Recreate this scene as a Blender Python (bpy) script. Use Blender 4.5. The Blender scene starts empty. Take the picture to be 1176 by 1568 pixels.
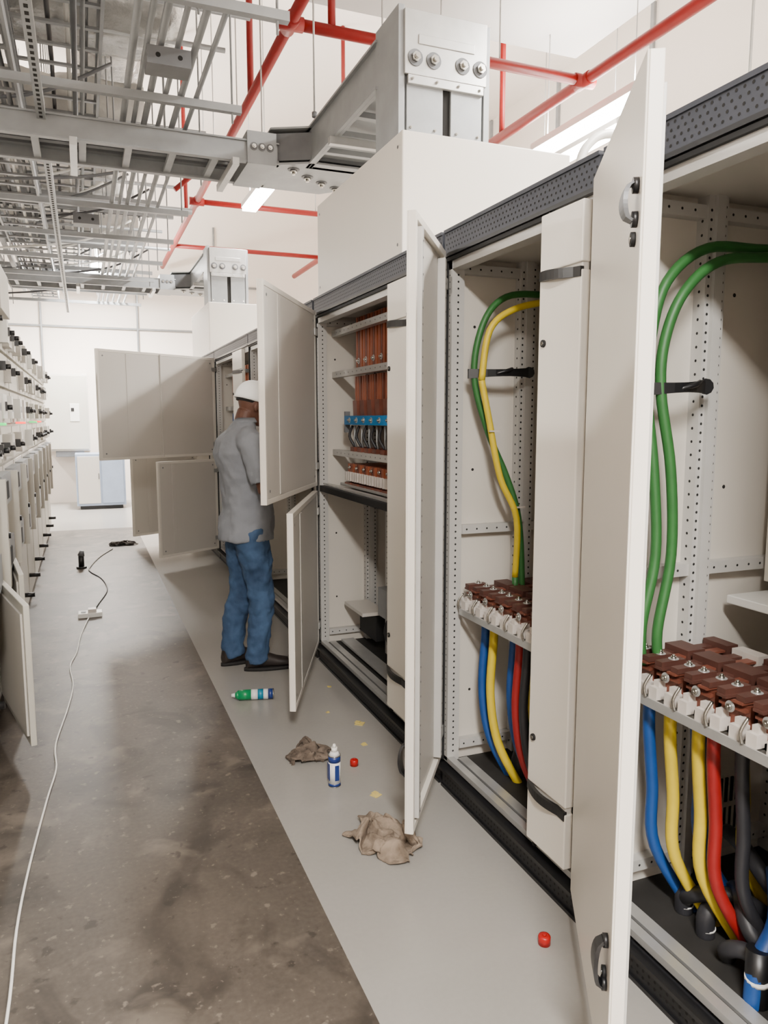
import bpy, bmesh, math, random
from mathutils import Vector, Matrix, noise
random.seed(7)
scene=bpy.context.scene
scene.view_settings.view_transform='AgX'
scene.view_settings.look='None'
scene.view_settings.exposure=0.95

# ---------------- materials ----------------
def lin(c):
    c=c/255.0
    return c/12.92 if c<=0.04045 else ((c+0.055)/1.055)**2.4
MC={}
def mat(name,rgb,rough=0.5,metal=0.0,var=0.06,nscale=6.0,bump=0.0,bscale=40.0,rgb2=None,emit=None,alpha=None,coat=0.0,detail=4.0):
    if name in MC: return MC[name]
    m=bpy.data.materials.new(name); m.use_nodes=True
    nt=m.node_tree; b=nt.nodes['Principled BSDF']
    tc=nt.nodes.new('ShaderNodeTexCoord')
    n=nt.nodes.new('ShaderNodeTexNoise'); n.inputs['Scale'].default_value=nscale; n.inputs['Detail'].default_value=detail
    nt.links.new(tc.outputs['Object'],n.inputs['Vector'])
    r=nt.nodes.new('ShaderNodeValToRGB')
    c=[lin(x) for x in rgb]
    if rgb2: a=[lin(x) for x in rgb2]
    else: a=[x*(1-var*2) for x in c]
    r.color_ramp.elements[0].position=0.3; r.color_ramp.elements[0].color=(*a,1)
    r.color_ramp.elements[1].position=0.7; r.color_ramp.elements[1].color=(*c,1)
    nt.links.new(n.outputs['Fac'],r.inputs['Fac'])
    nt.links.new(r.outputs['Color'],b.inputs['Base Color'])
    b.inputs['Roughness'].default_value=rough; b.inputs['Metallic'].default_value=metal
    if coat: b.inputs['Coat Weight'].default_value=coat
    if bump:
        n2=nt.nodes.new('ShaderNodeTexNoise'); n2.inputs['Scale'].default_value=bscale; n2.inputs['Detail'].default_value=6
        nt.links.new(tc.outputs['Object'],n2.inputs['Vector'])
        bp=nt.nodes.new('ShaderNodeBump'); bp.inputs['Strength'].default_value=bump; bp.inputs['Distance'].default_value=0.02
        nt.links.new(n2.outputs['Fac'],bp.inputs['Height']); nt.links.new(bp.outputs['Normal'],b.inputs['Normal'])
    if emit:
        b.inputs['Emission Color'].default_value=(*[lin(x) for x in rgb],1); b.inputs['Emission Strength'].default_value=emit
    MC[name]=m; return m

PW=mat('paint_white_warm',(218,212,202),0.34,var=0.015,nscale=2)
PG=mat('paint_inner_grey',(196,191,183),0.42,var=0.02,nscale=2)
PI=mat('paint_interior',(200,194,184),0.5,var=0.03,nscale=3)
PROF=mat('profile_galv',(186,184,180),0.42,metal=0.1,var=0.04,nscale=10)
HOLE=mat('hole_dark',(24,23,22),0.9)
BLK=mat('black_plastic',(20,20,22),0.4)
GASK=mat('gasket_black',(12,12,13),0.7)
RAIL=mat('rail_slate',(50,53,62),0.5,metal=0.1,nscale=20)
PLI=mat('plinth_black',(26,26,29),0.5,nscale=20)
STEEL=mat('zinc_steel',(190,190,188),0.32,metal=0.6,nscale=15)
GALV=mat('galvanised',(152,155,157),0.45,metal=0.3,var=0.08,nscale=9)
GALVD=mat('galvanised_dark',(108,110,113),0.5,metal=0.2,var=0.1,nscale=9)
CHR=mat('bolt_chrome',(190,188,182),0.2,metal=1.0)
COP=mat('copper_brown',(126,72,56),0.42,metal=0.2,var=0.2,nscale=14)
COPD=mat('copper_dark',(82,50,42),0.5,metal=0.1,var=0.15,nscale=14)
COPO=mat('copper_orange',(170,92,60),0.38,metal=0.3,var=0.15,nscale=10)
CER=mat('clamp_white',(196,188,180),0.4,nscale=30)
GRN=mat('cable_green',(44,100,46),0.5,nscale=20)
YEL=mat('cable_yellow',(204,178,34),0.5,nscale=20)
BLU=mat('cable_blue',(14,66,132),0.5,nscale=20)
RED=mat('cable_red',(140,20,20),0.5,nscale=20)
GRY=mat('cable_grey',(38,38,42),0.5,nscale=20)
SBLU=mat('strap_blue',(10,115,175),0.5)
DKF=mat('cabinet_floor_dark',(36,34,32),0.7,nscale=9,var=0.2)
CREAM=mat('paint_cream',(190,186,175),0.45,var=0.04,nscale=3)
REDP=mat('pipe_red',(150,22,18),0.4,nscale=12)
WHT=mat('white_plastic',(226,224,218),0.4,var=0.02)
FOIL=mat('foil_wrap',(214,214,212),0.26,metal=0.6,var=0.15,nscale=5,bump=1.0,bscale=9)
INS=mat('duct_insulation',(196,196,192),0.45,metal=0.2,var=0.15,nscale=4,bump=0.8,bscale=7)
WALL=mat('wall_paint',(232,222,212),0.8,var=0.01,nscale=1)
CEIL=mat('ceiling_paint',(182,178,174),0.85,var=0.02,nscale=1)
LAMP=mat('lamp_tube',(255,250,240),0.5,var=0,emit=24.0)

# ---------------- mesh builder ----------------
class B:
    def __init__(s,name,parent=None,bevel=0.0):
        s.name=name; s.parent=parent; s.bm=bmesh.new(); s.mats=[]; s.M=Matrix.Identity(4); s.bevel=bevel
    def mi(s,m):
        if m not in s.mats: s.mats.append(m)
        return s.mats.index(m)
    def v(s,p): return s.bm.verts.new(s.M@Vector(p))
    def face(s,vs,m,smooth=False):
        try: f=s.bm.faces.new(vs)
        except ValueError: return
        f.material_index=s.mi(m); f.smooth=smooth
    def box(s,x0,x1,y0,y1,z0,z1,m):
        p=[(x,y,z) for z in (z0,z1) for y in (y0,y1) for x in (x0,x1)]
        v=[s.v(q) for q in p]
        for f in ((0,1,3,2),(4,5,7,6),(0,1,5,4),(2,3,7,6),(0,2,6,4),(1,3,7,5)):
            s.face([v[i] for i in f],m)
    def rings(s,R,m,cap=True,smooth=True):
        VR=[[s.v(p) for p in r] for r in R]; n=len(VR[0])
        for a,b in zip(VR[:-1],VR[1:]):
            for i in range(n):
                s.face([a[i],a[(i+1)%n],b[(i+1)%n],b[i]],m,smooth)
        if cap:
            s.face(list(reversed(VR[0])),m,False); s.face(VR[-1],m,False)
    def tube(s,pts,r,m,n=10,sub=0,cap=True):
        P=[Vector(p) for p in pts]
        rr=list(r) if isinstance(r,(list,tuple)) else [r]*len(P)
        if sub:
            Q=[];RR=[]
            for i in range(len(P)-1):
                p0=P[max(i-1,0)];p1=P[i];p2=P[i+1];p3=P[min(i+2,len(P)-1)]
                for k in range(sub):
                    t=k/sub
                    Q.append(0.5*((2*p1)+(-p0+p2)*t+(2*p0-5*p1+4*p2-p3)*t*t+(-p0+3*p1-3*p2+p3)*t**3))
                    RR.append(rr[i]*(1-t)+rr[i+1]*t)
            Q.append(P[-1]);RR.append(rr[-1]);P=Q;rr=RR
        T=[]
        for i in range(len(P)):
            d=P[min(i+1,len(P)-1)]-P[max(i-1,0)]
            T.append(d.normalized() if d.length>1e-9 else Vector((0,0,1)))
        a=T[0].orthogonal().normalized(); R=[]
        for i,p in enumerate(P):
            a=(a-T[i]*a.dot(T[i])); a=a.normalized() if a.length>1e-6 else T[i].orthogonal().normalized()
            b=T[i].cross(a)
            R.append([p+(a*math.cos(2*math.pi*k/n)+b*math.sin(2*math.pi*k/n))*rr[i] for k in range(n)])
        s.rings(R,m,cap)
    def disc(s,c,nrm,r,m,n=8):
        nrm=Vector(nrm).normalized(); a=nrm.orthogonal().normalized(); b=nrm.cross(a); c=Vector(c)
        s.face([s.v(c+(a*math.cos(2*math.pi*(k+.5)/n)+b*math.sin(2*math.pi*(k+.5)/n))*r) for k in range(n)],m)
    def bolt(s,c,d,r,m,wm=None):
        c=Vector(c);d=Vector(d).normalized()
        if wm: s.tube([c,c+d*r*0.2],r*1.7,wm,n=18)
        s.tube([c+d*r*0.1,c+d*r*0.9],r,m,n=6)
        s.tube([c+d*r*0.9,c+d*r*1.5],r*0.5,m,n=10)
    def ell(s,c,rad,m,u=20,w=12,rot=None):
        R=[]
        rot=rot or Matrix.Identity(3)
        for j in range(w+1):
            th=math.pi*j/w; th=min(max(th,0.02),math.pi-0.02)
            R.append([Vector(c)+rot@Vector((rad[0]*math.sin(th)*math.cos(2*math.pi*i/u),rad[1]*math.sin(th)*math.sin(2*math.pi*i/u),rad[2]*math.cos(th))) for i in range(u)])
        s.rings(R,m)
    def done(s):
        bmesh.ops.recalc_face_normals(s.bm,faces=s.bm.faces[:])
        me=bpy.data.meshes.new(s.name); s.bm.to_mesh(me); s.bm.free()
        for m in s.mats: me.materials.append(m)
        o=bpy.data.objects.new(s.name,me); scene.collection.objects.link(o)
        if s.parent: o.parent=s.parent
        if s.bevel:
            md=o.modifiers.new('bev','BEVEL'); md.width=s.bevel; md.segments=2; md.limit_method='ANGLE'; md.angle_limit=math.radians(60)
        return o
def empty(name):
    e=bpy.data.objects.new(name,None); scene.collection.objects.link(e); return e

# ---------------- room ----------------
XL,XR,YN,YF,ZC=-5.5,6.8,-4.0,14.6,6.6
def floor_mat(name,c1,c2,c3,rough,stain=None,dust=None):
    m=bpy.data.materials.new(name); m.use_nodes=True; nt=m.node_tree; b=nt.nodes['Principled BSDF']
    tc=nt.nodes.new('ShaderNodeTexCoord')
    a=nt.nodes.new('ShaderNodeTexNoise'); a.inputs['Scale'].default_value=1.3; a.inputs['Detail'].default_value=8; a.inputs['Roughness'].default_value=0.65
    d=nt.nodes.new('ShaderNodeTexNoise'); d.inputs['Scale'].default_value=60; d.inputs['Detail'].default_value=5
    for q in (a,d): nt.links.new(tc.outputs['Object'],q.inputs['Vector'])
    r=nt.nodes.new('ShaderNodeValToRGB')
    r.color_ramp.elements[0].position=0.32; r.color_ramp.elements[0].color=(*[lin(x) for x in c1],1)
    r.color_ramp.elements[1].position=0.68; r.color_ramp.elements[1].color=(*[lin(x) for x in c2],1)
    nt.links.new(a.outputs['Fac'],r.inputs['Fac'])
    mx=nt.nodes.new('ShaderNodeMix'); mx.data_type='RGBA'
    rr=nt.nodes.new('ShaderNodeValToRGB'); rr.color_ramp.elements[0].position=0.35; rr.color_ramp.elements[0].color=(0,0,0,1)
    rr.color_ramp.elements[1].position=0.75; rr.color_ramp.elements[1].color=(0.3,0.3,0.3,1)
    nt.links.new(d.outputs['Fac'],rr.inputs['Fac']); nt.links.new(rr.outputs['Color'],mx.inputs['Factor'])
    nt.links.new(r.outputs['Color'],mx.inputs[6]); mx.inputs[7].default_value=(*[lin(x) for x in c3],1)
    out=mx.outputs[2]
    for (col,sc,lo,hi,mxv,dist) in ((stain,2.2,.50,.64,.75,1.5),(dust,4.5,.57,.70,.6,.5),(dust,23,.64,.70,.7,0),(stain,14,.63,.68,.7,0),(dust,60,.66,.70,.6,0)):
        if not col: continue
        s1=nt.nodes.new('ShaderNodeTexNoise'); s1.inputs['Scale'].default_value=sc; s1.inputs['Detail'].default_value=5; s1.inputs['Distortion'].default_value=dist
        nt.links.new(tc.outputs['Object'],s1.inputs['Vector'])
        s2=nt.nodes.new('ShaderNodeValToRGB'); s2.color_ramp.elements[0].position=lo; s2.color_ramp.elements[0].color=(0,0,0,1); s2.color_ramp.elements[1].position=hi; s2.color_ramp.elements[1].color=(mxv,mxv,mxv,1)
        nt.links.new(s1.outputs['Fac'],s2.inputs['Fac'])
        m2=nt.nodes.new('ShaderNodeMix'); m2.data_type='RGBA'; nt.links.new(s2.outputs['Color'],m2.inputs['Factor'])
        nt.links.new(out,m2.inputs[6]); m2.inputs[7].default_value=(*[lin(x) for x in col],1); out=m2.outputs[2]
    nt.links.new(out,b.inputs['Base Color'])
    b.inputs['Roughness'].default_value=rough
    bp=nt.nodes.new('ShaderNodeBump'); bp.inputs['Strength'].default_value=0.05
    nt.links.new(d.outputs['Fac'],bp.inputs['Height']); nt.links.new(bp.outputs['Normal'],b.inputs['Normal'])
    return m
CONC=floor_mat('concrete_worn',(62,56,50),(84,76,68),(106,97,87),0.48,stain=(42,37,32),dust=(116,106,95))
EPOX=floor_mat('epoxy_grey',(142,139,134),(150,147,142),(156,153,148),0.28)
f=B('floor')
f.box(XL,0.62,YN,10.9,-0.1,0,CONC); f.box(0.62,XR,YN,10.9,-0.1,0.0,EPOX); f.box(XL,XR,10.9,YF,-0.1,0.0,EPOX); f.done()
def shell(n,*a,m=WALL):
    b=B(n); b.box(*a,m); return b.done()
shell('wall_far',XL,XR,YF,YF+.15,-.1,ZC)
shell('wall_left',XL-.15,XL,YN,YF,-.1,ZC)
shell('wall_right',XR,XR+.15,YN,YF,-.1,ZC)
shell('wall_back',XL,XR,YN-.15,YN,-.1,ZC)
shell('ceiling',XL-.15,XR+.15,YN-.15,YF+.15,ZC,ZC+.15,m=WALL)
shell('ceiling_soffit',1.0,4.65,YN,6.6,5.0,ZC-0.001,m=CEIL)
b=B('trim_wall_conduit')
for z in (3.1,3.95): b.tube([(-4,YF-.03,z),(3.5,YF-.03,z)],.02,GALV,n=8)
for x in (-.6,1.0,2.4): b.tube([(x,YF-.03,.9 if x<0 else 2.2),(x,YF-.03,5)],.02,GALV,n=8)
for y in (2,4,6,8,10,12): b.box(XR-.04,XR,y,y+.06,.0,ZC-.01,GALV)
for z in (3.2,4.6): b.tube([(XR-.06,-3,z),(XR-.06,14,z)],.03,GALV,n=8)
b.done()

# ---------------- cabinets (right row) ----------------
XF,XB=1.31,2.25
def holes_v(b,x,y,z0,z1,step,nrm,r=.0042):
    z=z0
    while z<z1:
        b.disc((x,y,z),nrm,r,HOLE); z+=step
def shell_cab(par,y0,y1,o0,o1,panel=None,shelf=None):
    c=B('carcass',par)
    c.box(1.36,XB,y1-.016,y1-.004,.1,2.1,PI); c.box(1.36,XB,y0+.004,y0+.016,.1,2.1,PI)
    c.box(XB-.015,XB,y0+.004,y1-.004,.1,2.1,PI); c.box(1.35,XB,y0+.004,y1-.004,2.1,2.115,PG)
    c.box(1.36,XB-.015,y0+.016,y1-.016,.10,.115,DKF)
    for (a,bb) in ((y1-.04,y1-.004),(o0-.036,o0)):
        c.box(XF,1.362,a,bb,.12,2.1,PROF)
    c.box(XF,1.362,y0+.004,y0+.03,.12,2.1,PG)
    yy=y1-.04
    holes_v(c,1.336,yy-.0006,.16,2.08,.025,(0,-1,0))
    holes_v(c,XF-.0006,y1-.022,.16,2.08,.025,(-1,0,0),.003)
    for (a,bb) in ((y1-.014,y1-.006),(o0-.03,o0-.02)):
        c.box(XF-.012,XF-.0008,a,bb,.12,2.1,GASK)
    c.box(XF-.012,XF-.0008,o0-.03,y1-.006,2.085,2.097,GASK)
    for X0 in (1.60,1.98):
        c.box(X0,X0+.07,y1-.058,y1-.016,.12,2.1,PROF)
        c.box(X0+.02,X0+.05,y1-.07,y1-.058,.12,2.1,PROF)
        holes_v(c,X0+.01,y1-.0586,.16,2.08,.025,(0,-1,0)); holes_v(c,X0+.06,y1-.0586,.1725,2.08,.025,(0,-1,0))
        holes_v(c,X0-.0006,y1-.037,.16,2.08,.0375,(-1,0,0))
        c.box(X0,X0+.05,y0+.016,y0+.05,.12,2.1,PROF)
    for zz in (.17,1.05,2.04):
        c.box(1.362,2.2,y1-.05,y1-.016,zz,zz+.035,PROF)
        for k in range(18): c.disc((1.38+k*.045,y1-.0506,zz+.018),(0,-1,0),.004,HOLE)
    c.box(XF,1.36,y0,y1,2.055,2.1,PROF)
    for x in (1.42,1.75,2.1):
        for z in (.4,.8,1.3,1.85): c.disc((x,y1-.0168,z),(0,-1,0),.006,HOLE)
    c.box(XF,1.34,y0,y1,.115,.135,STEEL); 
    c.box(1.36,1.40,o0,y1-.04,.116,.125,STEEL)
    c.done()
    r=B('top_rail',par,)
    r.box(XF-.012,1.35,y0,y1,2.115,2.2,RAIL); r.box(XF-.018,XF-.012,y0,y1,2.188,2.2,RAIL); r.box(XF-.018,XF-.012,y0,y1,2.1,2.112,BLK)
    r.box(XF-.012,1.35,y0,y1,2.1,2.115,BLK)
    n=int((y1-y0)/.022)
    for i in range(n):
        y=y0+.012+i*.022
        for j,z in enumerate((2.128,2.145,2.162,2.179)):
            r.disc((XF-.0128,y+(0.011 if j%2 else 0),z),(-1,0,0),.0042,HOLE,6)
    r.done()
    p=B('plinth',par)
    p.box(XF,1.37,y0,y1,0,.10,PLI); p.box(XF-.03,XF,y0,y1,.088,.10,BLK); p.box(XF-.008,XF,y0,y1,0,.012,BLK); p.box(1.37,XB,y0,y0+.03,0,.1,PLI); p.box(1.37,XB,y1-.03,y1,0,.1,PLI)
    for i in range(n):
        for z in (.03,.05,.07): p.disc((XF-.0008,y0+.012+i*.022,z),(-1,0,0),.0045,GASK,6)
    p.done()
    if panel:
        a,bb=panel
        q=B('column_cover',par,bevel=.004)
        q.box(XF-.03,XF+.0,a,bb,.15,.325,PW); q.box(XF-.03,XF,a,bb,.345,1.905,PW); q.box(XF-.03,XF,a,bb,1.925,2.09,PW)
        q.box(XF-.024,XF,a+.005,bb-.005,.32,1.93,PG); q.done()
        q=B('cover_handles',par)
        for z in (.335,1.915):
            R=[]
            for k in range(13):
                t=k/12; y=bb-.003+(a-.0-bb+.006)*t; x=XF-.033-.018*math.sin(math.pi*min(1,t*1.2))
                zz=z-.016*t
                R.append([(x,y,zz-.014),(x,y,zz+.014),(x+.012,y,zz+.014),(x+.012,y,zz-.014)])
            q.rings(R,BLK,smooth=False)
        for z in (.5,1.72):
            q.tube([(XF-.03,bb-.03,z),(XF-.036,bb-.03,z)],.011,GASK,n=14); q.tube([(XF-.036,bb-.03,z),(XF-.038,bb-.03,z)],.006,CHR,n=10)
        q.done()
def door(par,hx,hy,w,th,z0,z1,name='door',handles=(),ribs=True,t=.03,mo=PW,midline=False,plain=False):
    th=math.radians(th); d=Vector((-math.sin(th),-math.cos(th),0)); n=Vector((-math.cos(th),math.sin(th),0))
    M=Matrix(((d.x,n.x,0,hx),(d.y,n.y,0,hy),(0,0,1,0),(0,0,0,1)))
    b=B(name,par,bevel=.003); b.M=M
    b.box(0,w,t-.004,t,z0,z1,mo)
    b.box(0,.03,0,t-.004,z0,z1,PW); b.box(w-.02,w,0,t-.004,z0,z1,PW)
    b.box(.03,w-.02,0,t-.004,z0,z0+.025,PW); b.box(.03,w-.02,0,t-.004,z1-.025,z1,PW)
    if plain:
        b.box(.03,w-.02,.002,t-.004,z0+.025,z1-.025,PG)
        b.box(w*.72,w*.78,-.002,.002,z0+.03,z1-.03,PG)
    else:
        b.box(.03,w-.02,t-.012,t-.004,z0+.025,z1-.025,PG)
        if ribs:
            b.box(.055,.085,-.012,t-.012,z0+.04,z1-.04,PROF); b.box(w-.065,w-.035,-.012,t-.012,z0+.04,z1-.04,PROF)
    if midline: b.box(w/2-.008,w/2+.008,-.012,.002,z0+.01,z1-.01,PG)
    b.done()
    b=B(name+'_fittings',par); b.M=M
    for z in (z0+.12,z1-.12):
        b.tube([(-.01,.0,z-.03),(-.01,.0,z+.03)],.009,BLK,n=10)
        b.box(-.01,.05,-.008,-.001,z-.02,z+.02,STEEL)
    if ribs and not plain:
        z=z0+.06
        while z<z1-.06:
            b.disc((.07,-.0128,z),(0,-1,0),.004,HOLE); b.disc((w-.05,-.0128,z),(0,-1,0),.004,HOLE); z+=.05
    if plain:
        for xx in (.06,w-.06): 
            for z in (z0+.06,z1-.06): b.disc((xx,.0012,z),(0,-1,0),.008,GALVD,10)
    for (hxx,z,hl,hm) in handles:
        R=[]
        for k in range(11):
            q=k/10; zz=z-hl+2*hl*q; off=t+.003+.018*math.sin(math.pi*q)**.4; wd=.012+.012*math.sin(math.pi*q)
            R.append([(hxx-wd,off,zz),(hxx+wd,off,zz),(hxx+wd,off+.008,zz),(hxx-wd,off+.008,zz)])
        b.rings(R,hm,smooth=False)
        for s_ in (-hl+.005,hl-.005): b.tube([(hxx,t,z+s_),(hxx,t+.010,z+s_)],.014,BLK,n=12)
    for z in (z0+.25,z1-.3):
        b.tube([(w-.05,t,z),(w-.05,t+.008,z)],.013,GASK,n=14); b.tube([(w-.05,t+.008,z),(w-.05,t+.010,z)],.007,CHR,n=10)
    b.done()
def terminals(par,y0,y1,x,z,nn):
    b=B('terminal_rail',par)
    b.box(x-.02,x+.02,y0,y1,z-.035,z-.02,STEEL); b.box(x-.02,x-.015,y0,y1,z-.06,z-.02,STEEL); b.box(x+.14,x+.16,y0,y1,z-.04,z-.02,STEEL)
    b.box(x-.05,x-.045,y0-.0,y1,z-.055,z-.03,STEEL)
    L=(y1-y0)/nn
    for i in range(nn):
        c=y1-(i+.5)*L
        for s_ in (-1,1):
            yy=c+s_*L*.22
            b.box(x-.025,x+.34,yy-L*.15,yy+L*.15,z+.030,z+.037,COP)
            b.box(x-.035,x+.30,yy-L*.14,yy+L*.14,z+.050,z+.056,COPD if s_>0 else COP)
        b.box(x+.10,x+.16,c-L*.42,c+L*.42,z+.022,z+.072,COPD); b.box(x+.24,x+.28,c-L*.42,c+L*.42,z+.022,z+.07,CER if i%2 else COPD)
        b.box(x+.0,x+.09,c-L*.34,c+L*.34,z-.018,z+.03,COPD)
        b.box(x-.012,x+.0,c-L*.40,c+L*.40,z-.018,z+.045,COP)
        for s_ in (-1,1):
            yy=c+s_*L*.27
            b.box(x-.045,x-.012,yy-L*.14,yy+L*.14,z-.030,z+.002,CER); b.box(x-.034,x-.012,yy-L*.09,yy+L*.09,z+.002,z+.018,CER)
            b.box(x-.03,x+.05,yy-L*.12,yy+L*.12,z+.056,z+.070,COPD)
            b.bolt((x+.02,yy,z+.070),(0,0,1),.008,CHR,STEEL)
        b.bolt((x-.03,c,z+.035),(-1,0,0),.008,CHR,STEEL)
        b.tube([(x-.035,c+L*.45,z+.03),(x-.055,c+L*.47,z+.0),(x-.05,c+L*.45,z-.03)],.004,CHR,n=8,sub=4)
    b.done()
def strap(par,x0,x1,y,z):
    b=B('cable_strap',par)
    R=[]
    for k in range(9):
        q=k/8; x=x0+(x1-x0)*q; yy=y-.035*math.sin(math.pi*q)
        h=.018-.005*math.sin(math.pi*q)
        R.append([(x,yy-.004,z-h+.01*q),(x,yy-.004,z+h+.01*q),(x,yy+.004,z+h+.01*q),(x,yy+.004,z-h+.01*q)])
    b.rings(R,BLK,smooth=False)
    b.tube([(x0+.1,y-.03,z+.0),(x0+.14,y-.045,z+.012),(x0+.17,y-.03,z+.02)],.007,BLK,n=8,sub=3)
    b.disc((x1,y-.006,z+.01),(-.3,-1,0),.022,BLK,10)
    b.done()

# --- middle cabinet with cable duct
cb=empty('switchgear_cabinet'); 
shell_cab(cb,1.72,2.64,1.975,2.6,panel=(1.76,1.965))
door(cb,XF-.02,2.615,.585,35,.13,2.12,handles=((.54,.37,.055,BLK),))
terminals(cb,1.99,2.57,1.39,.79,5)
b=B('earth_cables',cb)
G=[(1.80,2.50,1.95),(1.655,2.5,1.965),(1.49,2.51,1.95),(1.395,2.51,1.85),(1.365,2.52,1.66),(1.425,2.515,1.45),(1.50,2.50,1.28),(1.545,2.48,1.12),(1.56,2.47,.89),(1.57,2.47,.55),(1.66,2.44,.10)]
b.tube(G,.0125,GRN,n=12,sub=6)
Y2=[(1.80,2.46,1.94),(1.655,2.46,1.935),(1.50,2.47,1.90),(1.40,2.47,1.82),(1.375,2.48,1.64),(1.405,2.475,1.5),(1.455,2.47,1.28),(1.525,2.46,1.12),(1.53,2.47,.89),(1.55,2.47,.55),(1.62,2.42,.10)]
b.tube(Y2[:5],.0125,YEL,n=12,sub=6); b.tube(Y2[4:9],.0125,YEL,n=12,sub=6); b.tube(Y2[8:],.0125,GRN,n=12,sub=6)
for z in (1.45,1.16): b.box(1.40 if z>1.3 else 1.50,1.45 if z>1.3 else 1.56,2.455,2.462,z,z+.006,CER)
b.done()
strap(cb,1.34,1.60,2.52,1.665)
b=B('power_cables',cb)
for (y,m,dx) in ((2.50,BLU,0),(2.435,YEL,.0),(2.37,BLU,.05),(2.30,YEL,.10),(2.25,RED,.0),(2.20,GRY,.0),(2.14,YEL,.1),(2.10,GRY,.02),(2.33,RED,.15)):
    b.tube([(1.42+dx,y,.77),(1.42+dx,y,.66),(1.41+dx,y-.0,.45),(1.43+dx,y-.03,.26),(1.50+dx,y-.09,.09)],.0165,m,n=12,sub=6)
for (x,y) in ((1.52,2.40),(1.6,2.25),(1.5,2.15)): b.tube([(x,y,.11),(x+.01,y,.2),(x+.05,y-.02,.25)],.03,GRY,n=14,sub=4)
b.done()

# --- nearest cabinet
cc=empty('switchgear_cabinet')
shell_cab(cc,.70,1.70,.96,1.66,panel=(.74,.95))
door(cc,XF-.02,1.685,.70,30,.13,2.12,handles=((.665,1.88,.034,GALVD),(.66,.41,.052,BLK)))
terminals(cc,1.0,1.63,1.40,.80,6)
b=B('earth_cables',cc)
G=[(2.0,1.50,1.93),(1.733,1.56,1.93),(1.56,1.56,1.905),(1.45,1.56,1.82),(1.405,1.57,1.70),(1.40,1.57,1.568),(1.435,1.56,1.365),(1.45,1.56,1.137),(1.415,1.56,.93),(1.43,1.56,.82)]
b.tube(G,.014,GRN,n=12,sub=6)
G=[(2.0,1.53,1.97),(1.75,1.58,1.955),(1.55,1.59,1.945),(1.42,1.59,1.85),(1.385,1.60,1.70),(1.38,1.60,1.568),(1.405,1.59,1.365),(1.415,1.58,1.137),(1.375,1.575,.95),(1.385,1.58,.83)]
b.tube(G,.014,GRN,n=12,sub=6); b.done()
strap(cc,1.345,1.56,1.585,1.575)
b=B('power_cables',cc)
for (y,m,dx) in ((1.57,BLU,-.01),(1.50,YEL,.0),(1.53,BLU,.12),(1.43,BLU,.06),(1.40,YEL,.0),(1.35,RED,.0),(1.40,YEL,.15),(1.29,GRY,.03),(1.25,GRY,.10),(1.2,GRY,.06),(1.12,GRY,.05)):
    b.tube([(1.42+dx,y,.78),(1.42+dx,y,.66),(1.45+dx,y+.01,.48),(1.46+dx,y-.0,.3),(1.57+dx,y-.06,.09)],.0165,m,n=12,sub=6)
b.tube([(1.60,1.30,.35),(1.52,1.22,.28),(1.44,1.2,.2),(1.42,1.19,.10)],.024,BLU,n=14,sub=4)
b.tube([(1.445,1.205,.24),(1.43,1.19,.10)],.029,BLK,n=14); b.tube([(1.435,1.195,.17),(1.434,1.194,.18)],.0295,WHT,n=14)
for (x,y) in ((1.52,1.52),(1.5,1.42),(1.6,1.36),(1.60,1.28)): 
    b.tube([(x,y,.11),(x,y,.17),(x+.03,y,.2)],.025,GRY,n=14,sub=4); b.tube([(x,y,.135),(x,y,.14)],.026,WHT,n=14)
for (p0,p1,p2,p3) in (((1.56,1.56,.10),(1.50,1.47,.20),(1.56,1.36,.24),(1.72,1.30,.10)),((1.62,1.50,.10),(1.56,1.38,.26),(1.50,1.28,.22),(1.56,1.20,.10)),((1.7,1.55,.30),(1.62,1.42,.34),(1.6,1.28,.28),(1.7,1.15,.12)),((1.50,1.34,.10),(1.45,1.30,.17),(1.47,1.24,.19),(1.55,1.15,.10))):
    b.tube([p0,p1,p2,p3],.021,GRY,n=12,sub=6)
b.done()
b=B('rear_equipment',cc,bevel=.003)
b.box(1.86,2.2,1.25,1.62,1.02,1.75,PI); b.box(1.74,2.2,1.05,1.64,.96,.985,WHT); b.box(1.85,1.86,1.28,1.38,1.1,1.16,PG); b.box(1.85,1.86,1.28,1.45,1.22,1.235,BLK)
b.box(1.83,1.86,1.28,1.56,1.55,1.57,PROF)
b.done()
b=B('louvres',cc)
for i in range(7):
    b.box(1.78+i*.022,1.79+i*.022,1.683,1.6838,.2,.28,HOLE); b.box(1.78+i*.022,1.79+i*.022,1.6795,1.6835,.3,.38,HOLE)
b.done()

# --- cabinet with busbars
ca=empty('switchgear_cabinet')
shell_cab(ca,2.66,4.38,3.2,4.34,panel=(2.96,3.18))
door(ca,XF-.02,4.32,1.05,29.5,1.10,2.12,name='upper_door',plain=True)
door(ca,XF-.02,4.32,1.10,22.5,.13,1.07,name='lower_door',plain=True)
b=B('blank_cover',ca); b.box(XF-.02,XF,2.68,2.95,.13,2.1,PW); b.done()
b=B('busbar_compartment',ca)
b.box(1.37,2.2,3.1,4.34,1.07,1.095,PG); b.box(XF,1.34,3.2,4.34,1.065,1.10,GASK); b.box(1.335,1.355,3.2,4.34,1.10,1.115,STEEL)
b.box(1.95,1.96,3.1,4.34,1.1,2.1,PG)
for z in (1.98,1.74,1.28):
    b.box(1.40,1.44,3.15,4.36,z,z+.035,STEEL if z>1.3 else PROF)
    for k in range(16): b.disc((1.3994,3.22+k*.07,z+.018),(-1,0,0),.004,HOLE)
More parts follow.
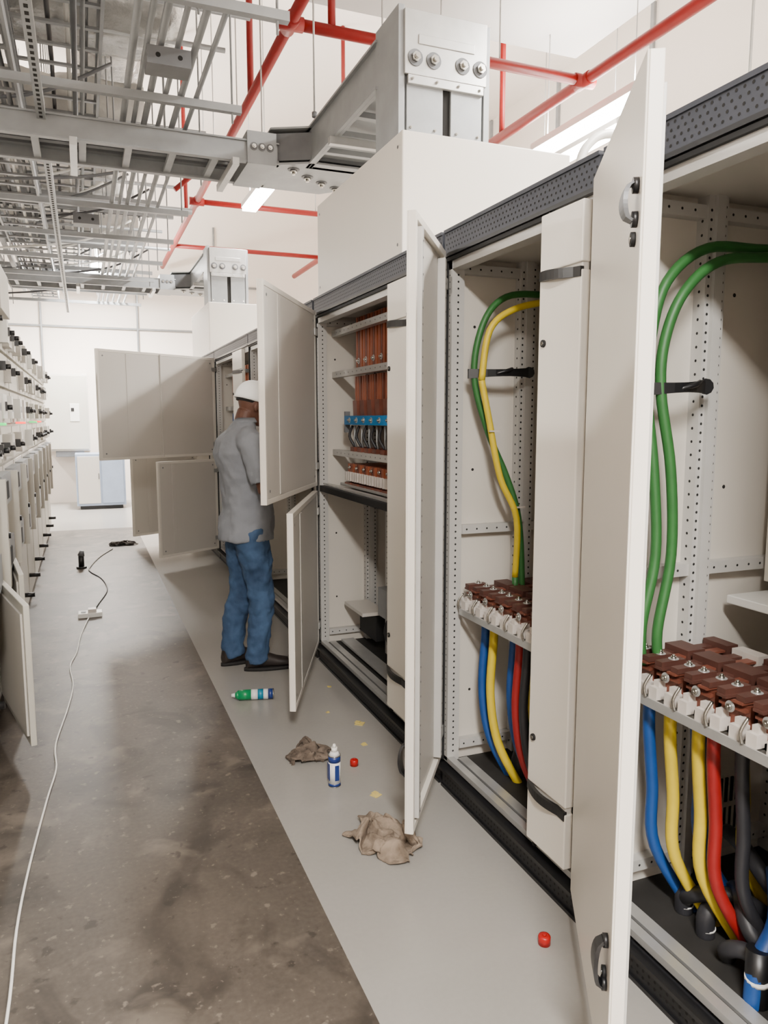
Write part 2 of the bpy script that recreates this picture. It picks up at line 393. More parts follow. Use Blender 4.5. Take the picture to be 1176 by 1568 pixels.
for g in range(8):
    y=4.03-g*.115
    for k in (-1,0,1):
        yy=y+k*.034
        b.box(1.452,1.464,yy-.013,yy+.013,1.785,2.06,COPO if k else COP); b.box(1.49,1.60,yy-.005,yy+.005,1.79,2.07,COPO)
        b.box(1.445,1.56,yy-.012,yy+.012,1.60,1.735,COPO if k>-1 else COP)
    b.bolt((1.452,y,1.82),(-1,0,0),.010,CHR,STEEL)
    b.rings([[(1.43,y+.045,1.60),(1.43,y-.02,1.60),(1.45,y-.02,1.60),(1.45,y+.045,1.60)],[(1.425,y+.02,1.51),(1.425,y-.045,1.51),(1.445,y-.045,1.51),(1.445,y+.02,1.51)]],COP,smooth=False)
    b.box(1.41,1.50,y-.03,y+.03,1.30,1.34,COP)
    b.tube([(1.42,y+.02,1.46),(1.405,y+.03,1.40),(1.43,y+.01,1.34)],.008,GRY,n=8,sub=4); b.tube([(1.42,y-.02,1.46),(1.415,y-.03,1.38),(1.43,y-.01,1.34)],.005,GALV,n=8,sub=4)
    b.box(1.38,1.60,y-.046,y+.046,1.13,1.14,COP)
    for k in (-1,0,1):
        yy=y+k*.034
        b.box(1.40,1.60,yy-.013,yy+.013,1.145,1.245,COPO if k else COP); b.box(1.38,1.40,yy-.010,yy+.006,1.15,1.20,CER)
    b.bolt((1.40,y,1.225),(-1,0,0),.010,CHR)
b.box(1.395,1.402,3.15,4.12,1.465,1.515,SBLU)
for g in range(8): b.bolt((1.395,4.03-g*.115,1.49),(-1,0,0),.009,CHR,STEEL)
b.box(1.40,1.43,4.12,4.14,1.42,1.54,GALVD); b.box(1.38,1.62,3.15,4.16,1.115,1.13,STEEL)
b.done()
b=B('lower_compartment',ca)
b.box(1.62,1.63,3.15,3.98,.14,1.06,PI); b.box(1.58,1.62,3.9,3.95,.14,1.06,PROF); holes_v(b,1.5795,3.925,.2,1.04,.03,(-1,0,0))
b.box(1.5,1.62,3.72,3.86,.40,.56,GALV); b.tube([(1.55,3.8,.40),(1.53,3.82,.3),(1.56,3.78,.2)],.012,GRY,sub=4)
b.box(1.45,1.60,3.98,4.30,.36,.38,PG); b.box(1.6,1.619,3.66,3.95,.17,.35,GASK); b.box(1.55,1.61,4.02,4.30,.19,.34,GASK)
for i in range(6):
    for j in range(3): b.disc((1.6194,3.3+i*.025,.45+j*.04),(-1,0,0),.008,HOLE)
b.box(1.42,1.5,3.3,4.28,.135,.15,STEEL); b.done()
# --- cabinets further
cd=empty('switchgear_cabinet')
shell_cab(cd,4.42,6.30,4.50,6.26)
b=B('busbars',cd)
for k in range(12):
    b.box(1.6,1.62,4.75+k*.12,4.79+k*.12,1.2,2.0,COPO)
b.box(1.56,1.6,4.6,6.25,1.9,1.94,STEEL); b.box(1.56,1.6,4.6,6.25,1.3,1.34,STEEL); b.box(1.55,2.2,4.45,6.22,1.0,1.03,PG); b.done()
ce=empty('switchgear_cabinet')
shell_cab(ce,6.32,8.04,6.95,8.0,panel=(6.5,6.93))
door(ce,XF-.02,7.98,1.36,58,1.12,2.12,name='upper_door',midline=True,plain=True)
door(ce,XF-.02,7.98,.74,59,.13,1.08,name='lower_door',plain=True)
b=B('busbars',ce)
for k in range(8): b.box(1.45,1.47,7.05+k*.11,7.10+k*.11,1.65,2.0,COPO)
b.box(1.40,1.44,6.95,8.0,1.58,1.62,STEEL); b.box(1.40,1.44,6.95,8.0,1.92,1.95,STEEL)
for k,m in enumerate((BLU,YEL,RED,GRY)): b.tube([(1.45,7.8-k*.13,1.55),(1.45,7.8-k*.13,1.3),(1.5,7.75-k*.13,1.12)],.018,m,sub=3)
b.box(1.4,2.2,6.5,7.98,1.07,1.1,PG); b.done()
cf=empty('switchgear_cabinet')
shell_cab(cf,8.06,10.2,8.6,10.16)
door(cf,XF-.02,10.15,1.15,20,1.12,2.12,name='upper_door',plain=True); door(cf,XF-.02,9.55,.9,62,.13,1.08,name='lower_door',mo=PG,plain=True)

# top boxes and bus duct risers
def topbox(x0,x1,y0,y1,z0,z1):
    e=empty('cable_entry_box')
    b=B('box_body',e,bevel=.006); b.box(x0,x1,y0,y1,z0,z1,PW); b.done()
    b=B('box_seams',e)
    b.box(x0-.003,x0,y0,y1,z0,z0+.02,PG)
    for z in (z0+.08,z1-.06):
        for y in (y0+.05,y1-.05): b.disc((x0-.0015,y,z),(-1,0,0),.008,GALVD)
    b.done()
topbox(1.36,2.24,3.2,4.5,2.2,2.76)
topbox(1.36,2.24,8.7,10.1,2.2,2.79)
def riser(y0,z0,z1,yend,runx):
    e=empty('busway_riser')
    b=B('riser_body',e,bevel=.002)
    x0,x1=1.40,1.80
    b.box(x0,x1,y0+.02,y0+.26,z0,z1-.02,GALV)
    b.box(x0-.03,x0,y0,y0+.28,z0,z1+.02,GALV); b.box(x1,x1+.03,y0,y0+.28,z0,z1,GALV)
    b.box(x0+.01,x0+.19,y0+.0,y0+.02,z0+.005,z1-.30,GALV); b.box(x0+.23,x1-.01,y0+.0,y0+.02,z0+.005,z1-.30,GALV)
    b.box(x0+.19,x0+.23,y0+.012,y0+.021,z0+.005,z1-.3,HOLE)
    b.box(x0-.005,x1+.005,y0-.015,y0+.0,z1-.27,z1,STEEL)
    b.box(x0+.01,x1-.01,y0-.018,y0+.0,z1-.31,z1-.272,STEEL); b.box(x0+.06,x1-.06,y0-.02,y0-.015,z1-.14,z1-.10,STEEL)
    b.done()
    b=B('riser_bolts',e)
    for x in (x0+.045,x0+.135,x0+.28,x0+.37): b.bolt((x,y0-.016,z1-.20),(0,-1,0),.021,CHR,GALVD)
    for x in (x0+.03,x0+.15,x0+.26,x0+.37):
        b.bolt((x,y0-.02,z1-.29),(0,-1,0),.007,CHR); b.bolt((x,y0,z0+.04),(0,-1,0),.007,CHR)
    b.done()
    d=B('busway_run',e,bevel=.002)
    zb,zt=z1-.24,z1-.02
    d.box(x0+.03,x1-.03,y0+.26,yend,zb+.05,zb+.17,GALV)
    for xa,sg in ((x0-.02,-1),(x1,1)):
        d.box(xa,xa+.02,y0+.26,yend,zb,zt,GALV)
        xo=xa-.02 if sg<0 else xa+.02
        d.box(min(xo,xa),max(xo,xa)+.0,y0+.26,yend,zb,zb+.012,GALV); d.box(min(xo,xa),max(xo,xa),y0+.26,yend,zt-.012,zt,GALV)
    y=y0+.32
    while y<yend:
        d.box(x0,x1,y,y+.04,zb+.0,zb+.03,GALV); d.box(x0+.06,x0+.10,y+.08,y+.14,zb+.048,zb+.05,GALVD); d.box(x0+.18,x0+.22,y+.08,y+.14,zb+.048,zb+.05,GALVD); y+=.28
    d.box(x0-.06,x1+.06,y0+.9,y0+.94,zb-.04,zb-.0,STEEL)
    pts=[(x0-.25,yend+.02),(x0-.02,yend-.1),(x1+.03,yend-.1),(x1+.03,yend+.25),(x1-.2,yend+.5),(x0-.25,yend+.5)]
    for (za,zb2,m) in ((zb+.0,zb+.012,GALV),(zt-.012,zt,GALV),(zb+.03,zt-.03,GALVD)):
        k=1.0 if m is GALV else .93; cx=sum(p[0] for p in pts)/6; cy=sum(p[1] for p in pts)/6
        d.rings([[(cx+(p[0]-cx)*k,cy+(p[1]-cy)*k,z) for p in pts] for z in (za,zb2)],m,smooth=False)
    for yy in (yend+.03,yend+.46):
        d.box(runx,x0-.2,yy-.008,yy+.008,zb+.01,zb+.13,GALV); d.box(runx,x0-.2,yy-.022,yy+.022,zb+.0,zb+.01,GALV); d.box(runx,x0-.2,yy-.022,yy+.022,zb+.12,zb+.13,GALV)
    for yy in (yend+.14,yend+.25,yend+.35): d.box(runx,x0-.2,yy-.025,yy+.025,zb+.05,zb+.10,GALVD)
    x=x0-.35
    while x>runx:
        d.box(x,x+.04,yend+.03,yend+.46,zb+.01,zb+.04,GALV); x-=.25
    for x in (.9,.0,-.8): 
        if x>runx: d.box(x,x+.04,yend-.05,yend+.54,zb-.045,zb-.002,STEEL)
    d.box(x0-.40,x0-.22,yend-.0,yend+.49,zb-.01,zt-.04,GALV)
    d.done()
    b=B('elbow_bolts',e)
    for (x,y) in ((1.30,yend+.05),(1.42,yend+.16),(1.54,yend+.24),(1.66,yend+.32)): b.bolt((x,y,zb),(0,0,-1),.022,CHR,GALVD)
    for i in range(3): b.bolt((x0-.26-.05*i,yend,zb+.09),(0,-1,0),.014,CHR,GALVD)
    b.done()
riser(3.27,2.761,3.29,4.75,-.9)
riser(8.8,2.791,3.40,10.3,-.9)

# ---------------- overhead services ----------------
o=B('strut_grid')
for i,y in enumerate([2.5,3.3,4.2,5.9,6.8,7.7,8.6,9.5,10.4,11.3,12.2,13.1]):
    z=3.5 if i%2 else 3.62
    z=z if y>3 else 3.9
    o.box(-4.5,.75+(.25 if i%3==0 else 0),y,y+.045,z,z+.045,GALV)
    o.box(-4.5,.75,y+.015,y+.03,z-.002,z,HOLE)
    for x in (-4,-2.6,-1.8,-1.2,-.6,-.2,.3,.65): o.tube([(x,y+.022,z-.05),(x,y+.022,ZC-.01)],.006,GALV,n=6); o.tube([(x,y+.022,z-.02),(x,y+.022,z)],.014,GALVD,n=6)
for x in (-.16,):
    o.box(x,x+.045,1.5,13,3.14,3.185,GALV)
    y=1.6
    while y<13: o.box(x+.014,x+.031,y,y+.03,3.139,3.14,HOLE); y+=.06
for x in (-.75,-1.6,-2.3,-3.0): o.box(x,x+.045,2,13,3.42,3.465,GALV)
for y in (3.35,4.4,5.6,6.7,7.8,8.9,10,11.1,12.2):
    o.box(-.9,.9,y,y+.04,3.185,3.225,GALV)
    for x in (-.85,.85): o.tube([(x,y+.02,3.13),(x,y+.02,ZC-.01)],.006,GALV,n=6)
for y in (5.1,6.2,7.2,8.3,9.2,10.6,11.7): o.box(-4.4,-.9,y,y+.04,3.3,3.34,GALV)
o.done()
# cable trays (ladder type) running along the aisle
for (xa,xb,z) in ((-.62,-.26,3.32),(-1.5,-1.05,3.52),(-2.6,-2.1,3.55),(-.3,.2,3.72)):
    t_=B('cable_tray')
    for x in (xa,xb): t_.box(x-.008,x+.008,3.0,12.9,z,z+.09,GALV); t_.box(x-.02,x+.02,3.0,12.9,z+.085,z+.092,GALV)
    y=3.05
    while y<12.9: t_.box(xa,xb,y,y+.03,z+.01,z+.025,GALV); y+=.27
    for k in range(4):
        xx=xa+(xb-xa)*(.2+.2*k); t_.tube([(xx,3.0,z+.04),(xx+.02,5.5,z+.045),(xx-.01,8.5,z+.04),(xx,12.8,z+.042)],.014,(GALVD,GRY,WHT,GALVD)[k],n=7,sub=3)
    t_.done()
c=B('conduit_bundle')
for k,x in enumerate((.30,.36,.42,.50,.58,.66)):
    c.tube([(x,2.9,3.25),(x,12.5,3.25)],.014 if k%2 else .018,GALV,n=8)
for k,x in enumerate((-.5,-.42,-.35,-.9,-1.0,-1.25,-1.9,-2.0,-2.3,.05,.1,-1.45,-1.7,-2.7)):
    z=3.60+.14*(k%3); c.tube([(x,2.2,z),(x,12.8,z)],.016 if k%4 else .026,GALVD if k%2 else GALV,n=8)
for k,(y,z) in enumerate(((2.9,3.75),(3.5,3.95),(3.6,3.95),(4.6,3.8),(5.4,3.95),(6.3,3.72),(6.4,3.72),(8.1,3.8),(9.8,3.75),(7.2,3.35),(9.0,3.38))):
    c.tube([(-4.5,y,z),(1.0,y,z)],.018 if k%3 else .028,GALV,n=8)
c.done()
d=B('flex_cables')
for k in range(26):
    y=3.0+k*.38; x=-2.2+random.random()*2.2; z=3.3+random.random()*.35
    d.tube([(x-1.5,y,z+.2),(x-.6,y+.1+random.random()*.3,z-.05),(x,y+.0,z-.1),(x+.7,y+.12,z+.05),(min(x+1.2,.9),y+.1,z+.3)],.012,(GALVD,WHT,GRY)[k%3],n=7,sub=5)
d.done()
def duct(name,p0,p1,ry,rz,m,i):
    w=B(name); R=[]; n=70
    p0=Vector(p0);p1=Vector(p1);d_=(p1-p0);L=d_.length;d_.normalize();sd=Vector((-d_.y,d_.x,0))
    for k in range(n+1):
        c0=p0+d_*L*k/n; ring=[]
        for j in range(28):
            a=2*math.pi*j/28
            rr=(1+.16*noise.noise(Vector((L*k/n*3,math.cos(a)*2+i*7,math.sin(a)*2)))+.06*noise.noise(Vector((L*k/n*9,math.cos(a)*5+i*7,math.sin(a)*5))))*(0.93 if k%10==0 else 1)
            sq=1/max(abs(math.cos(a)),abs(math.sin(a)))**.5
            ring.append(c0+sd*rr*sq*math.cos(a)*ry+Vector((0,0,rr*sq*math.sin(a)*rz)))
        R.append(ring)
    w.rings(R,m); w.done()
duct('foil_duct',(-4.5,3.9,4.25),(.85,3.9,4.25),.40,.23,FOIL,0)
duct('foil_duct',(-4.5,5.5,4.15),(.7,5.5,4.15),.36,.22,FOIL,1)
duct('foil_duct',(-4.5,7.3,4.1),(.6,7.3,4.1),.40,.22,INS,2)
duct('foil_duct',(-4.5,9.2,4.05),(.5,9.2,4.05),.36,.2,FOIL,3)
duct('foil_duct',(-4.5,11.2,4.05),(.8,11.2,4.05),.4,.22,INS,4)
duct('foil_duct',(.35,2.6,4.75),(.35,12.5,4.75),.28,.22,FOIL,5)
duct('foil_duct',(-1.0,1.0,4.95),(-1.0,13,4.95),.45,.28,FOIL,6)
duct('foil_duct',(-2.9,1.0,4.95),(-2.9,13,4.95),.45,.28,FOIL,7)
j=B('junction_boxes')
for (x,y,z) in ((.45,3.9,3.13),(-.5,4.6,3.34),(-.9,6.0,3.34),(-.4,8,3.35),(.1,6.9,3.08)):
    j.box(x-.10,x+.10,y-.07,y+.07,z,z+.08,GALVD if x>0 else GALV); j.disc((x-.05,y-.0706,z+.04),(0,-1,0),.012,HOLE); j.disc((x+.05,y-.0706,z+.04),(0,-1,0),.012,HOLE)
j.done()
# red sprinkler pipes
p=B('sprinkler_pipe')
p.tube([(1.45,3.2,4.2),(1.45,14.4,4.2)],.04,REDP,n=14); p.tube([(1.45,5.39,4.2),(3.88,5.39,4.2)],.04,REDP,n=14)
p.tube([(3.88,-3.5,4.2),(3.88,14.4,4.2)],.045,REDP,n=14)
p.tube([(1.45,10.0,4.2),(3.88,10.0,4.2)],.035,REDP,n=14); p.tube([(1.45,12.6,4.2),(3.88,12.6,4.2)],.035,REDP,n=14)
for (x,y) in ((1.45,5.39),(3.88,5.39),(1.45,10),(3.88,10)):
    p.tube([(x,y-.09,4.2),(x,y+.09,4.2)],.052,REDP,n=14); p.tube([(x-.09,y,4.2),(x+.09,y,4.2)],.05,REDP,n=14)
for (x,y,zt) in ((1.75,5.39,4.99),(3.88,6.68,ZC-.01),(1.45,6.7,ZC-.01),(3.4,10,ZC-.01),(1.45,11,ZC-.01)): p.tube([(x,y,4.2),(x,y,zt)],.028,REDP,n=12)
p.tube([(.9,4.3,3.9),(.9,4.3,4.6)],.025,REDP,n=12); p.tube([(.9,4.3,4.6),(1.45,4.3,4.22)],.025,REDP,n=12); p.tube([(.95,8.0,3.75),(1.45,8.0,4.2)],.025,REDP,n=12)
p.done()
h=B('hanger_rods')
for (x,y,z0) in ((1.38,4.6,3.3),(1.82,4.6,3.3),(1.38,6.0,3.3),(2.6,3.2,4.2),(3.1,5.39,4.2),(3.88,4.0,4.2),(3.88,2.9,4.2),(2.3,2.2,2.2),(1.8,1.5,2.2),(2.6,5.39,4.2),(1.45,7.3,4.2),(1.6,1.2,2.2),(1.45,8.6,4.2),(1.45,9.3,4.2),(2.3,10,4.2),(3.0,10,4.2)):
    zt=4.999 if (1<x<4.65 and y<6.6) else ZC-.01
    h.tube([(x,y,z0),(x,y,zt)],.006,STEEL,n=6)
    h.tube([(x,y,z0-.0),(x,y,z0+.03)],.016,GALVD,n=6)
h.done()
h=B('flexible_conduit')
h.tube([(2.12,3.0,2.116),(2.14,3.0,2.6),(2.22,3.0,2.76),(2.36,3.0,2.80),(2.5,3.0,2.74),(2.56,3.0,2.5),(2.58,3,1.8)],.020,WHT,n=10,sub=6)
h.tube([(2.08,2.8,2.116),(2.1,2.8,2.44),(2.16,2.8,2.56),(2.3,2.8,2.60),(2.44,2.8,2.54),(2.5,2.8,2.3),(2.52,2.8,1.7)],.018,GALV,n=10,sub=6)
h.done()

# ---------------- lamps: tube fittings plus added fill ----------------
def lamp(x,y,z,L=1.5,power=120,along='Y',up=.35):
    e=empty('fluorescent_or_fill_light')
    b=B('light_housing',e)
    hx,hy=(.09,L/2) if along=='Y' else (L/2,.09)
    b.box(x-hx,x+hx,y-hy,y+hy,z+.02,z+.08,WHT)
    for s_ in (-1,1):
        xx,yy=(x,y+s_*L*.4) if along=='Y' else (x+s_*L*.4,y)
        zt=4.999 if (1<x<4.65 and y<6.0) else ZC-.01
        b.tube([(xx,yy,z+.08),(xx,yy,zt)],.005,STEEL,n=6)
    b.done()
    b=B('light_tube',e); b.box(x-hx*.9,x+hx*.9,y-hy*.97,y+hy*.97,z-.02,z+.02,LAMP); b.done()
    for sgn,pw in ((1,power),(-1,power*up)):
        ld=bpy.data.lights.new('light_area','AREA'); ld.shape='RECTANGLE'; ld.energy=pw; ld.color=(1.0,.96,.91)
        ld.size=.3 if along=='Y' else L; ld.size_y=L if along=='Y' else .3
        lo=bpy.data.objects.new('light_emitter',ld); lo.parent=e; scene.collection.objects.link(lo)
        lo.location=(x,y,z-.04 if sgn>0 else z+.12)
        if sgn<0: lo.rotation_euler=(math.pi,0,0)
lamp(4.15,5.7,4.0,power=140); lamp(4.9,6.9,4.25,power=80); lamp(1.98,8.9,4.0,L=1.0,power=130); lamp(5.2,9.5,4.2,power=120)
lamp(.3,12.6,3.7,power=420); lamp(-2.6,12.6,3.7,power=220)
lamp(-.2,-1.2,3.3,power=245); lamp(2.9,-1.5,3.6,power=190); lamp(-3.2,3,3.2,power=150,up=1.4); lamp(-3.2,7.5,3.2,power=150,up=1.4); lamp(2.9,2.2,3.9,power=110)  # out-of-view fill lamps, added to brighten door faces and the overhead left

# ---------------- left row ----------------
for i in range(13):
    y0=1.2+i*.72; y1=y0+.70
    e=empty('motor_control_panel')
    b=B('panel_body',e,bevel=.003)
    X=-.46
    b.box(-1.1,X,y0,y1,.08,2.12,CREAM); b.box(-1.1,X-.02,y0,y1,0,.08,PLI)
    if i in (4,5): b.box(-.9,X+.06,y0+.05,y1-.1,2.12,2.38,CREAM)
    zs=[.12,.62,.98,1.24,1.46,1.68,1.9,2.1]
    for za,zb in zip(zs[:-1],zs[1:]):
        b.box(X,X+.022,y0+.015,y1-.015,za+.01,zb-.01,CREAM if za<.6 or za>1.2 else PG)
    b.done()
    b=B('panel_fittings',e)
    for za in (1.29,1.51,1.73,1.95):
        for k in range(2):
            if random.random()<.25: continue
            y=y0+.18+k*.32+random.uniform(-.05,.05); hw=random.choice((.05,.08,.1))
            b.box(X+.022,X+random.choice((.04,.06,.075)),y-hw,y+hw,za-.01,za+.12,random.choice((WHT,CREAM,PG)))
            if random.random()<.55:
                b.box(X+.04,X+.085,y-.016,y+.016,za+.03,za+.08,BLK); b.tube([(X+.085,y,za+.05),(X+.11,y,za+.05)],.014,BLK,n=8)
            else: b.box(X+.075,X+.077,y-.03,y+.03,za+.03,za+.07,GALV)
    for za in (.7,1.05):
        b.box(X+.022,X+.07,y0+.1,y1-.1,za,za+.16,GALV); b.box(X+.07,X+.075,y0+.15,y1-.3,za+.03,za+.12,HOLE)
    b.box(X+.022,X+.09,y0+.03,y0+.09,.66,1.2,CREAM)
    for z in (.3,.92): b.tube([(X+.022,y0+.06,z),(X+.10,y0+.06,z)],.016,BLK,n=10)
    if i in (4,6,8,9):
        gl=mat('led_green',(60,220,110),.4,var=0,emit=1) if i in (8,4) else mat('led_red',(255,50,40),.4,var=0,emit=2)
        b.tube([(X+.022,y0+.35,1.47),(X+.085,y0+.35,1.47)],.007,gl,n=10)
    b.done()
    if i in (3,4):
        dd=B('low_door',e,bevel=.003)
        dd.M=Matrix.Translation((X+.03,y1,0))@Matrix.Rotation(math.radians(8 if i==4 else 14),4,'Z')
        dd.box(0,.025,-.66,0,.1,.72,CREAM); dd.box(-.01,0,-.64,-.02,.14,.68,PG); dd.done()

# far cabinets
b=B('wall_mounted_enclosure',bevel=.01); b.box(-.62,.1,13.9,14.58,.95,2.25,PG); b.box(-.60,.08,13.87,13.9,.98,2.22,CREAM); b.box(-.2,-.05,13.86,13.87,1.45,1.75,WHT); b.box(-.18,-.13,13.85,13.86,1.62,1.68,BLK); b.box(-.45,.0,13.9,14.5,.85,.95,GALVD); b.done()
b=B('low_metal_cabinet',bevel=.01); b.box(-.15,.62,13.3,13.9,.06,.92,mat('paint_bluegrey',(150,164,186),.5)); b.box(-.12,.22,13.28,13.3,.1,.88,PG); b.box(.25,.59,13.28,13.3,.1,.88,mat('paint_bluegrey',(150,164,186),.5)); b.box(-.1,.57,13.35,13.85,0,.06,BLK); b.box(.2,.21,13.26,13.28,.5,.6,BLK);b.done()

# ---------------- floor clutter ----------------
def rag(name,x,y,sx,sy,h,m,seed,rz=0,warp=.55):
    """sheet of cloth folded over itself by a strong smooth warp"""
    b=B(name); N=84; rows=[]
    o1=Vector((seed,0,0)); o2=Vector((0,seed,4)); o3=Vector((3,2,seed))
    for j in range(N+1):
        row=[]
        for i in range(N+1):
            u=i/N*2-1; v=j/N*2-1
            l=max(abs(u),abs(v)); rr=math.hypot(u,v) or 1; k=(.6+.4*l/rr)
            q=Vector((u,v,0))
            px=u*k*.8+warp*noise.noise(q*1.6+o1)+.16*noise.noise(q*4.2+o2)
            py=v*k*.8+warp*noise.noise(q*1.6+o2)+.16*noise.noise(q*4.2+o3)
            z=.42+.9*noise.noise(q*1.9+o3)+.38*noise.noise(q*4.0+o1)+.12*noise.noise(q*9+o2)
            d2=min(1,math.hypot(px,py)/1.05); z=max(z,0.02)*(1-.55*d2**2)
            row.append(b.v((px*sx,py*sy,z*h+.003)))
        rows.append(row)
    for j in range(N):
        for i in range(N): b.face([rows[j][i],rows[j][i+1],rows[j+1][i+1],rows[j+1][i]],m,True)
    ob=b.done(); ob.location=(x,y,0); ob.rotation_euler=(0,0,rz)
    s=ob.modifiers.new('th','SOLIDIFY'); s.thickness=.003
RG=mat('rag_cloth',(150,134,118),.95,rgb2=(96,83,70),nscale=16,bump=.4,bscale=90)
RG2=mat('rag_cloth_dark',(118,104,92),.95,rgb2=(68,58,50),nscale=16,bump=.4,bscale=90)
rag('crumpled_rag',.945,2.34,.115,.155,.09,RG,3.2,.35)
rag('crumpled_rag',.87,3.08,.11,.085,.065,RG2,5.5,-.3)
rag('floor_cloth',.36,9.4,.17,.12,.05,mat('dark_cloth',(60,54,50),.95,nscale=8),2.2)
LBL=mat('can_label_blue',(24,48,112),.35); LBW=mat('can_white',(215,215,215),.35,var=.02); LGR=mat('can_green',(10,130,78),.35)
def prof(b,M,prs,n=24):
    b.M=M
    for (a,c_,m) in prs:
        R=[[(a[1]*math.cos(2*math.pi*i/n),a[1]*math.sin(2*math.pi*i/n),a[0]) for i in range(n)],[(c_[1]*math.cos(2*math.pi*i/n),c_[1]*math.sin(2*math.pi*i/n),c_[0]) for i in range(n)]]
        b.rings(R,m)
b=B('spray_can')
prof(b,Matrix.Translation((.895,2.80,0)),[((0,.025),(.004,.0265),CHR),((.004,.0255),(.015,.0255),LBL),((.015,.0255),(.105,.0255),LBW),((.105,.0255),(.13,.0255),LBL),((.13,.0265),(.134,.0255),CHR),((.134,.025),(.148,.014),LBW),((.148,.013),(.165,.012),WHT),((.165,.009),(.178,.005),WHT)])
b.box(-.0265,-.024,-.014,.012,.03,.1,LBL)
b.box(-.006,.012,-.0265,-.025,.03,.095,LBL)
b.done()
b=B('spray_can')
b_dir=Matrix.Rotation(math.radians(-14),4,'Z')@Matrix.Rotation(math.radians(90),4,'Y')
prof(b,Matrix.Translation((.69,3.89,.029))@b_dir,[((-.02,.008),(.0,.012),LBW),((0,.014),(.02,.027),LGR),((.02,.0275),(.085,.0275),LGR),((.085,.0275),(.12,.0275),LBW),((.12,.0276),(.15,.0276),mat('can_teal',(20,120,150),.35)),((.15,.0275),(.175,.0275),LBW),((.175,.0275),(.20,.0275),LBL),((.20,.0285),(.206,.026),CHR)])
b.done()
RC=mat('cap_red',(170,12,12),.35)
for (x,y) in ((1.03,2.94),(1.165,1.68)):
    b=B('red_cap'); b.M=Matrix.Translation((x,y,0)); R=[]
    for (r,z) in ((.018,0),(.018,.022),(.016,.026),(.010,.027)): R.append([(r*math.cos(2*math.pi*i/20),r*math.sin(2*math.pi*i/20),z) for i in range(20)])
    b.rings(R,RC)
    b.tube([(0,0,.027),(0,0,.031)],.006,RC,n=12); b.done()
PY=mat('paper_yellow',(205,185,110),.8)
for (x,y,a,sc) in ((1.02,2.66,.5,1.0),(1.2,3.35,.9,1.2),(1.14,3.12,.2,.7),(1.22,3.9,1.3,.6),(1.1,3.55,.1,.5)):
    b=B('paper_scrap'); b.M=Matrix.Translation((x,y,0))@Matrix.Rotation(a,4,'Z')@Matrix.Scale(sc,4); b.box(-.015,.02,-.02,.015,.0005,.003,PY); b.box(.0,.022,-.0,.02,.003,.005,PY); b.done()
b=B('extension_cord')
b.tube([(-.30,.6,.006),(-.27,1.3,.006),(-.246,1.93,.006),(-.25,2.3,.006),(-.236,2.63,.006),(-.20,3.1,.006),(-.175,3.37,.006),(-.185,3.64,.006),(-.14,4.1,.006),(-.12,4.45,.006),(-.14,4.8,.006),(-.105,5.09,.006),(-.08,5.5,.006),(-.023,5.98,.012)],.0045,WHT,n=8,sub=6)
b.done()
b=B('power_strip',bevel=.004); b.box(-.10,.07,5.98,6.09,.001,.035,WHT); b.box(-.03,.03,6.0,6.07,.035,.06,CER); b.box(-.08,-.045,6.01,6.05,.035,.04,GALVD); b.done()
b=B('power_cord'); b.tube([(.0,6.09,.02),(.05,6.4,.006),(.13,6.9,.006),(.10,7.4,.006),(-.0,7.8,.006),(-.0,8.04,.006),(.1,8.6,.006),(.25,9.1,.006)],.006,BLK,n=8,sub=6); b.done()
b=B('small_device'); b.tube([(-.08,8.05,0),(-.08,8.05,.02)],.05,BLK,n=14); b.tube([(-.08,8.05,.02),(-.08,8.05,.13)],.028,BLK,n=12); b.tube([(-.08,8.05,.13),(-.07,8.05,.18)],[.035,.02],GALVD,n=12); b.done()  # small upright device on the floor, gives no light

# ---------------- man ----------------
man=empty('technician')
MM=Matrix.Translation((.875,4.42,0))@Matrix.Rotation(math.radians(4),4,'Z')
SK=mat('skin_brown',(92,56,40),.55,nscale=25,var=.06)
SH=mat('shirt_grey',(128,131,138),.9,nscale=9,var=.06,bump=.4,bscale=14)
JN=mat('jeans_blue',(62,88,122),.85,rgb2=(36,57,86),nscale=9,bump=.4,bscale=16)
BT=mat('boot_brown',(40,32,29),.6,nscale=20,var=.2)
HR=mat('hair_black',(20,17,16),.8,nscale=60,var=.3,bump=.5,bscale=120)
CAPM=mat('cap_white',(232,231,228),.75,var=.03)
def ering(c,rf,rl,n=28,pw=2.3,tilt=0):
    out=[]
    for i in range(n):
        a=2*math.pi*i/n; ca_,sa=math.cos(a),math.sin(a)
        x=rf*math.copysign(abs(ca_)**(2/pw),ca_); y=rl*math.copysign(abs(sa)**(2/pw),sa)
        out.append((c[0]+x,c[1]+y,c[2]+tilt*x))
    return out
def remesh(ob,vs,sm=4,disp=0,dscale=.1):
    m=ob.modifiers.new('r','REMESH'); m.mode='VOXEL'; m.voxel_size=vs; m.use_smooth_shade=True
    s=ob.modifiers.new('s','SMOOTH'); s.factor=.5; s.iterations=sm
    if disp:
        t=bpy.data.textures.new('wr','CLOUDS'); t.noise_scale=dscale; t.noise_depth=1
        q=ob.modifiers.new('d','DISPLACE'); q.texture=t; q.strength=disp; q.mid_level=.5; q.texture_coords='LOCAL'
sh=B('shirt',man); sh.M=MM
T=[(.79,.0,.158,.178),(.80,.0,.162,.180),(.86,.0,.162,.178),(.92,.005,.156,.174),(.98,.012,.150,.166),(1.06,.016,.148,.164),(1.14,.010,.150,.172),(1.22,-.006,.152,.186),(1.3,-.028,.146,.192),(1.37,-.034,.124,.188),(1.42,-.022,.094,.155),(1.455,-.005,.070,.10),(1.485,.005,.062,.07)]
sh.rings([ering((c_,0,z),a,l) for z,c_,a,l in T],SH)
sh.tube([(-.02,-.13,1.385),(-.02,-.215,1.36),(.0,-.27,1.27),(.03,-.30,1.15)],[.065,.077,.070,.080],SH,n=20,sub=4)
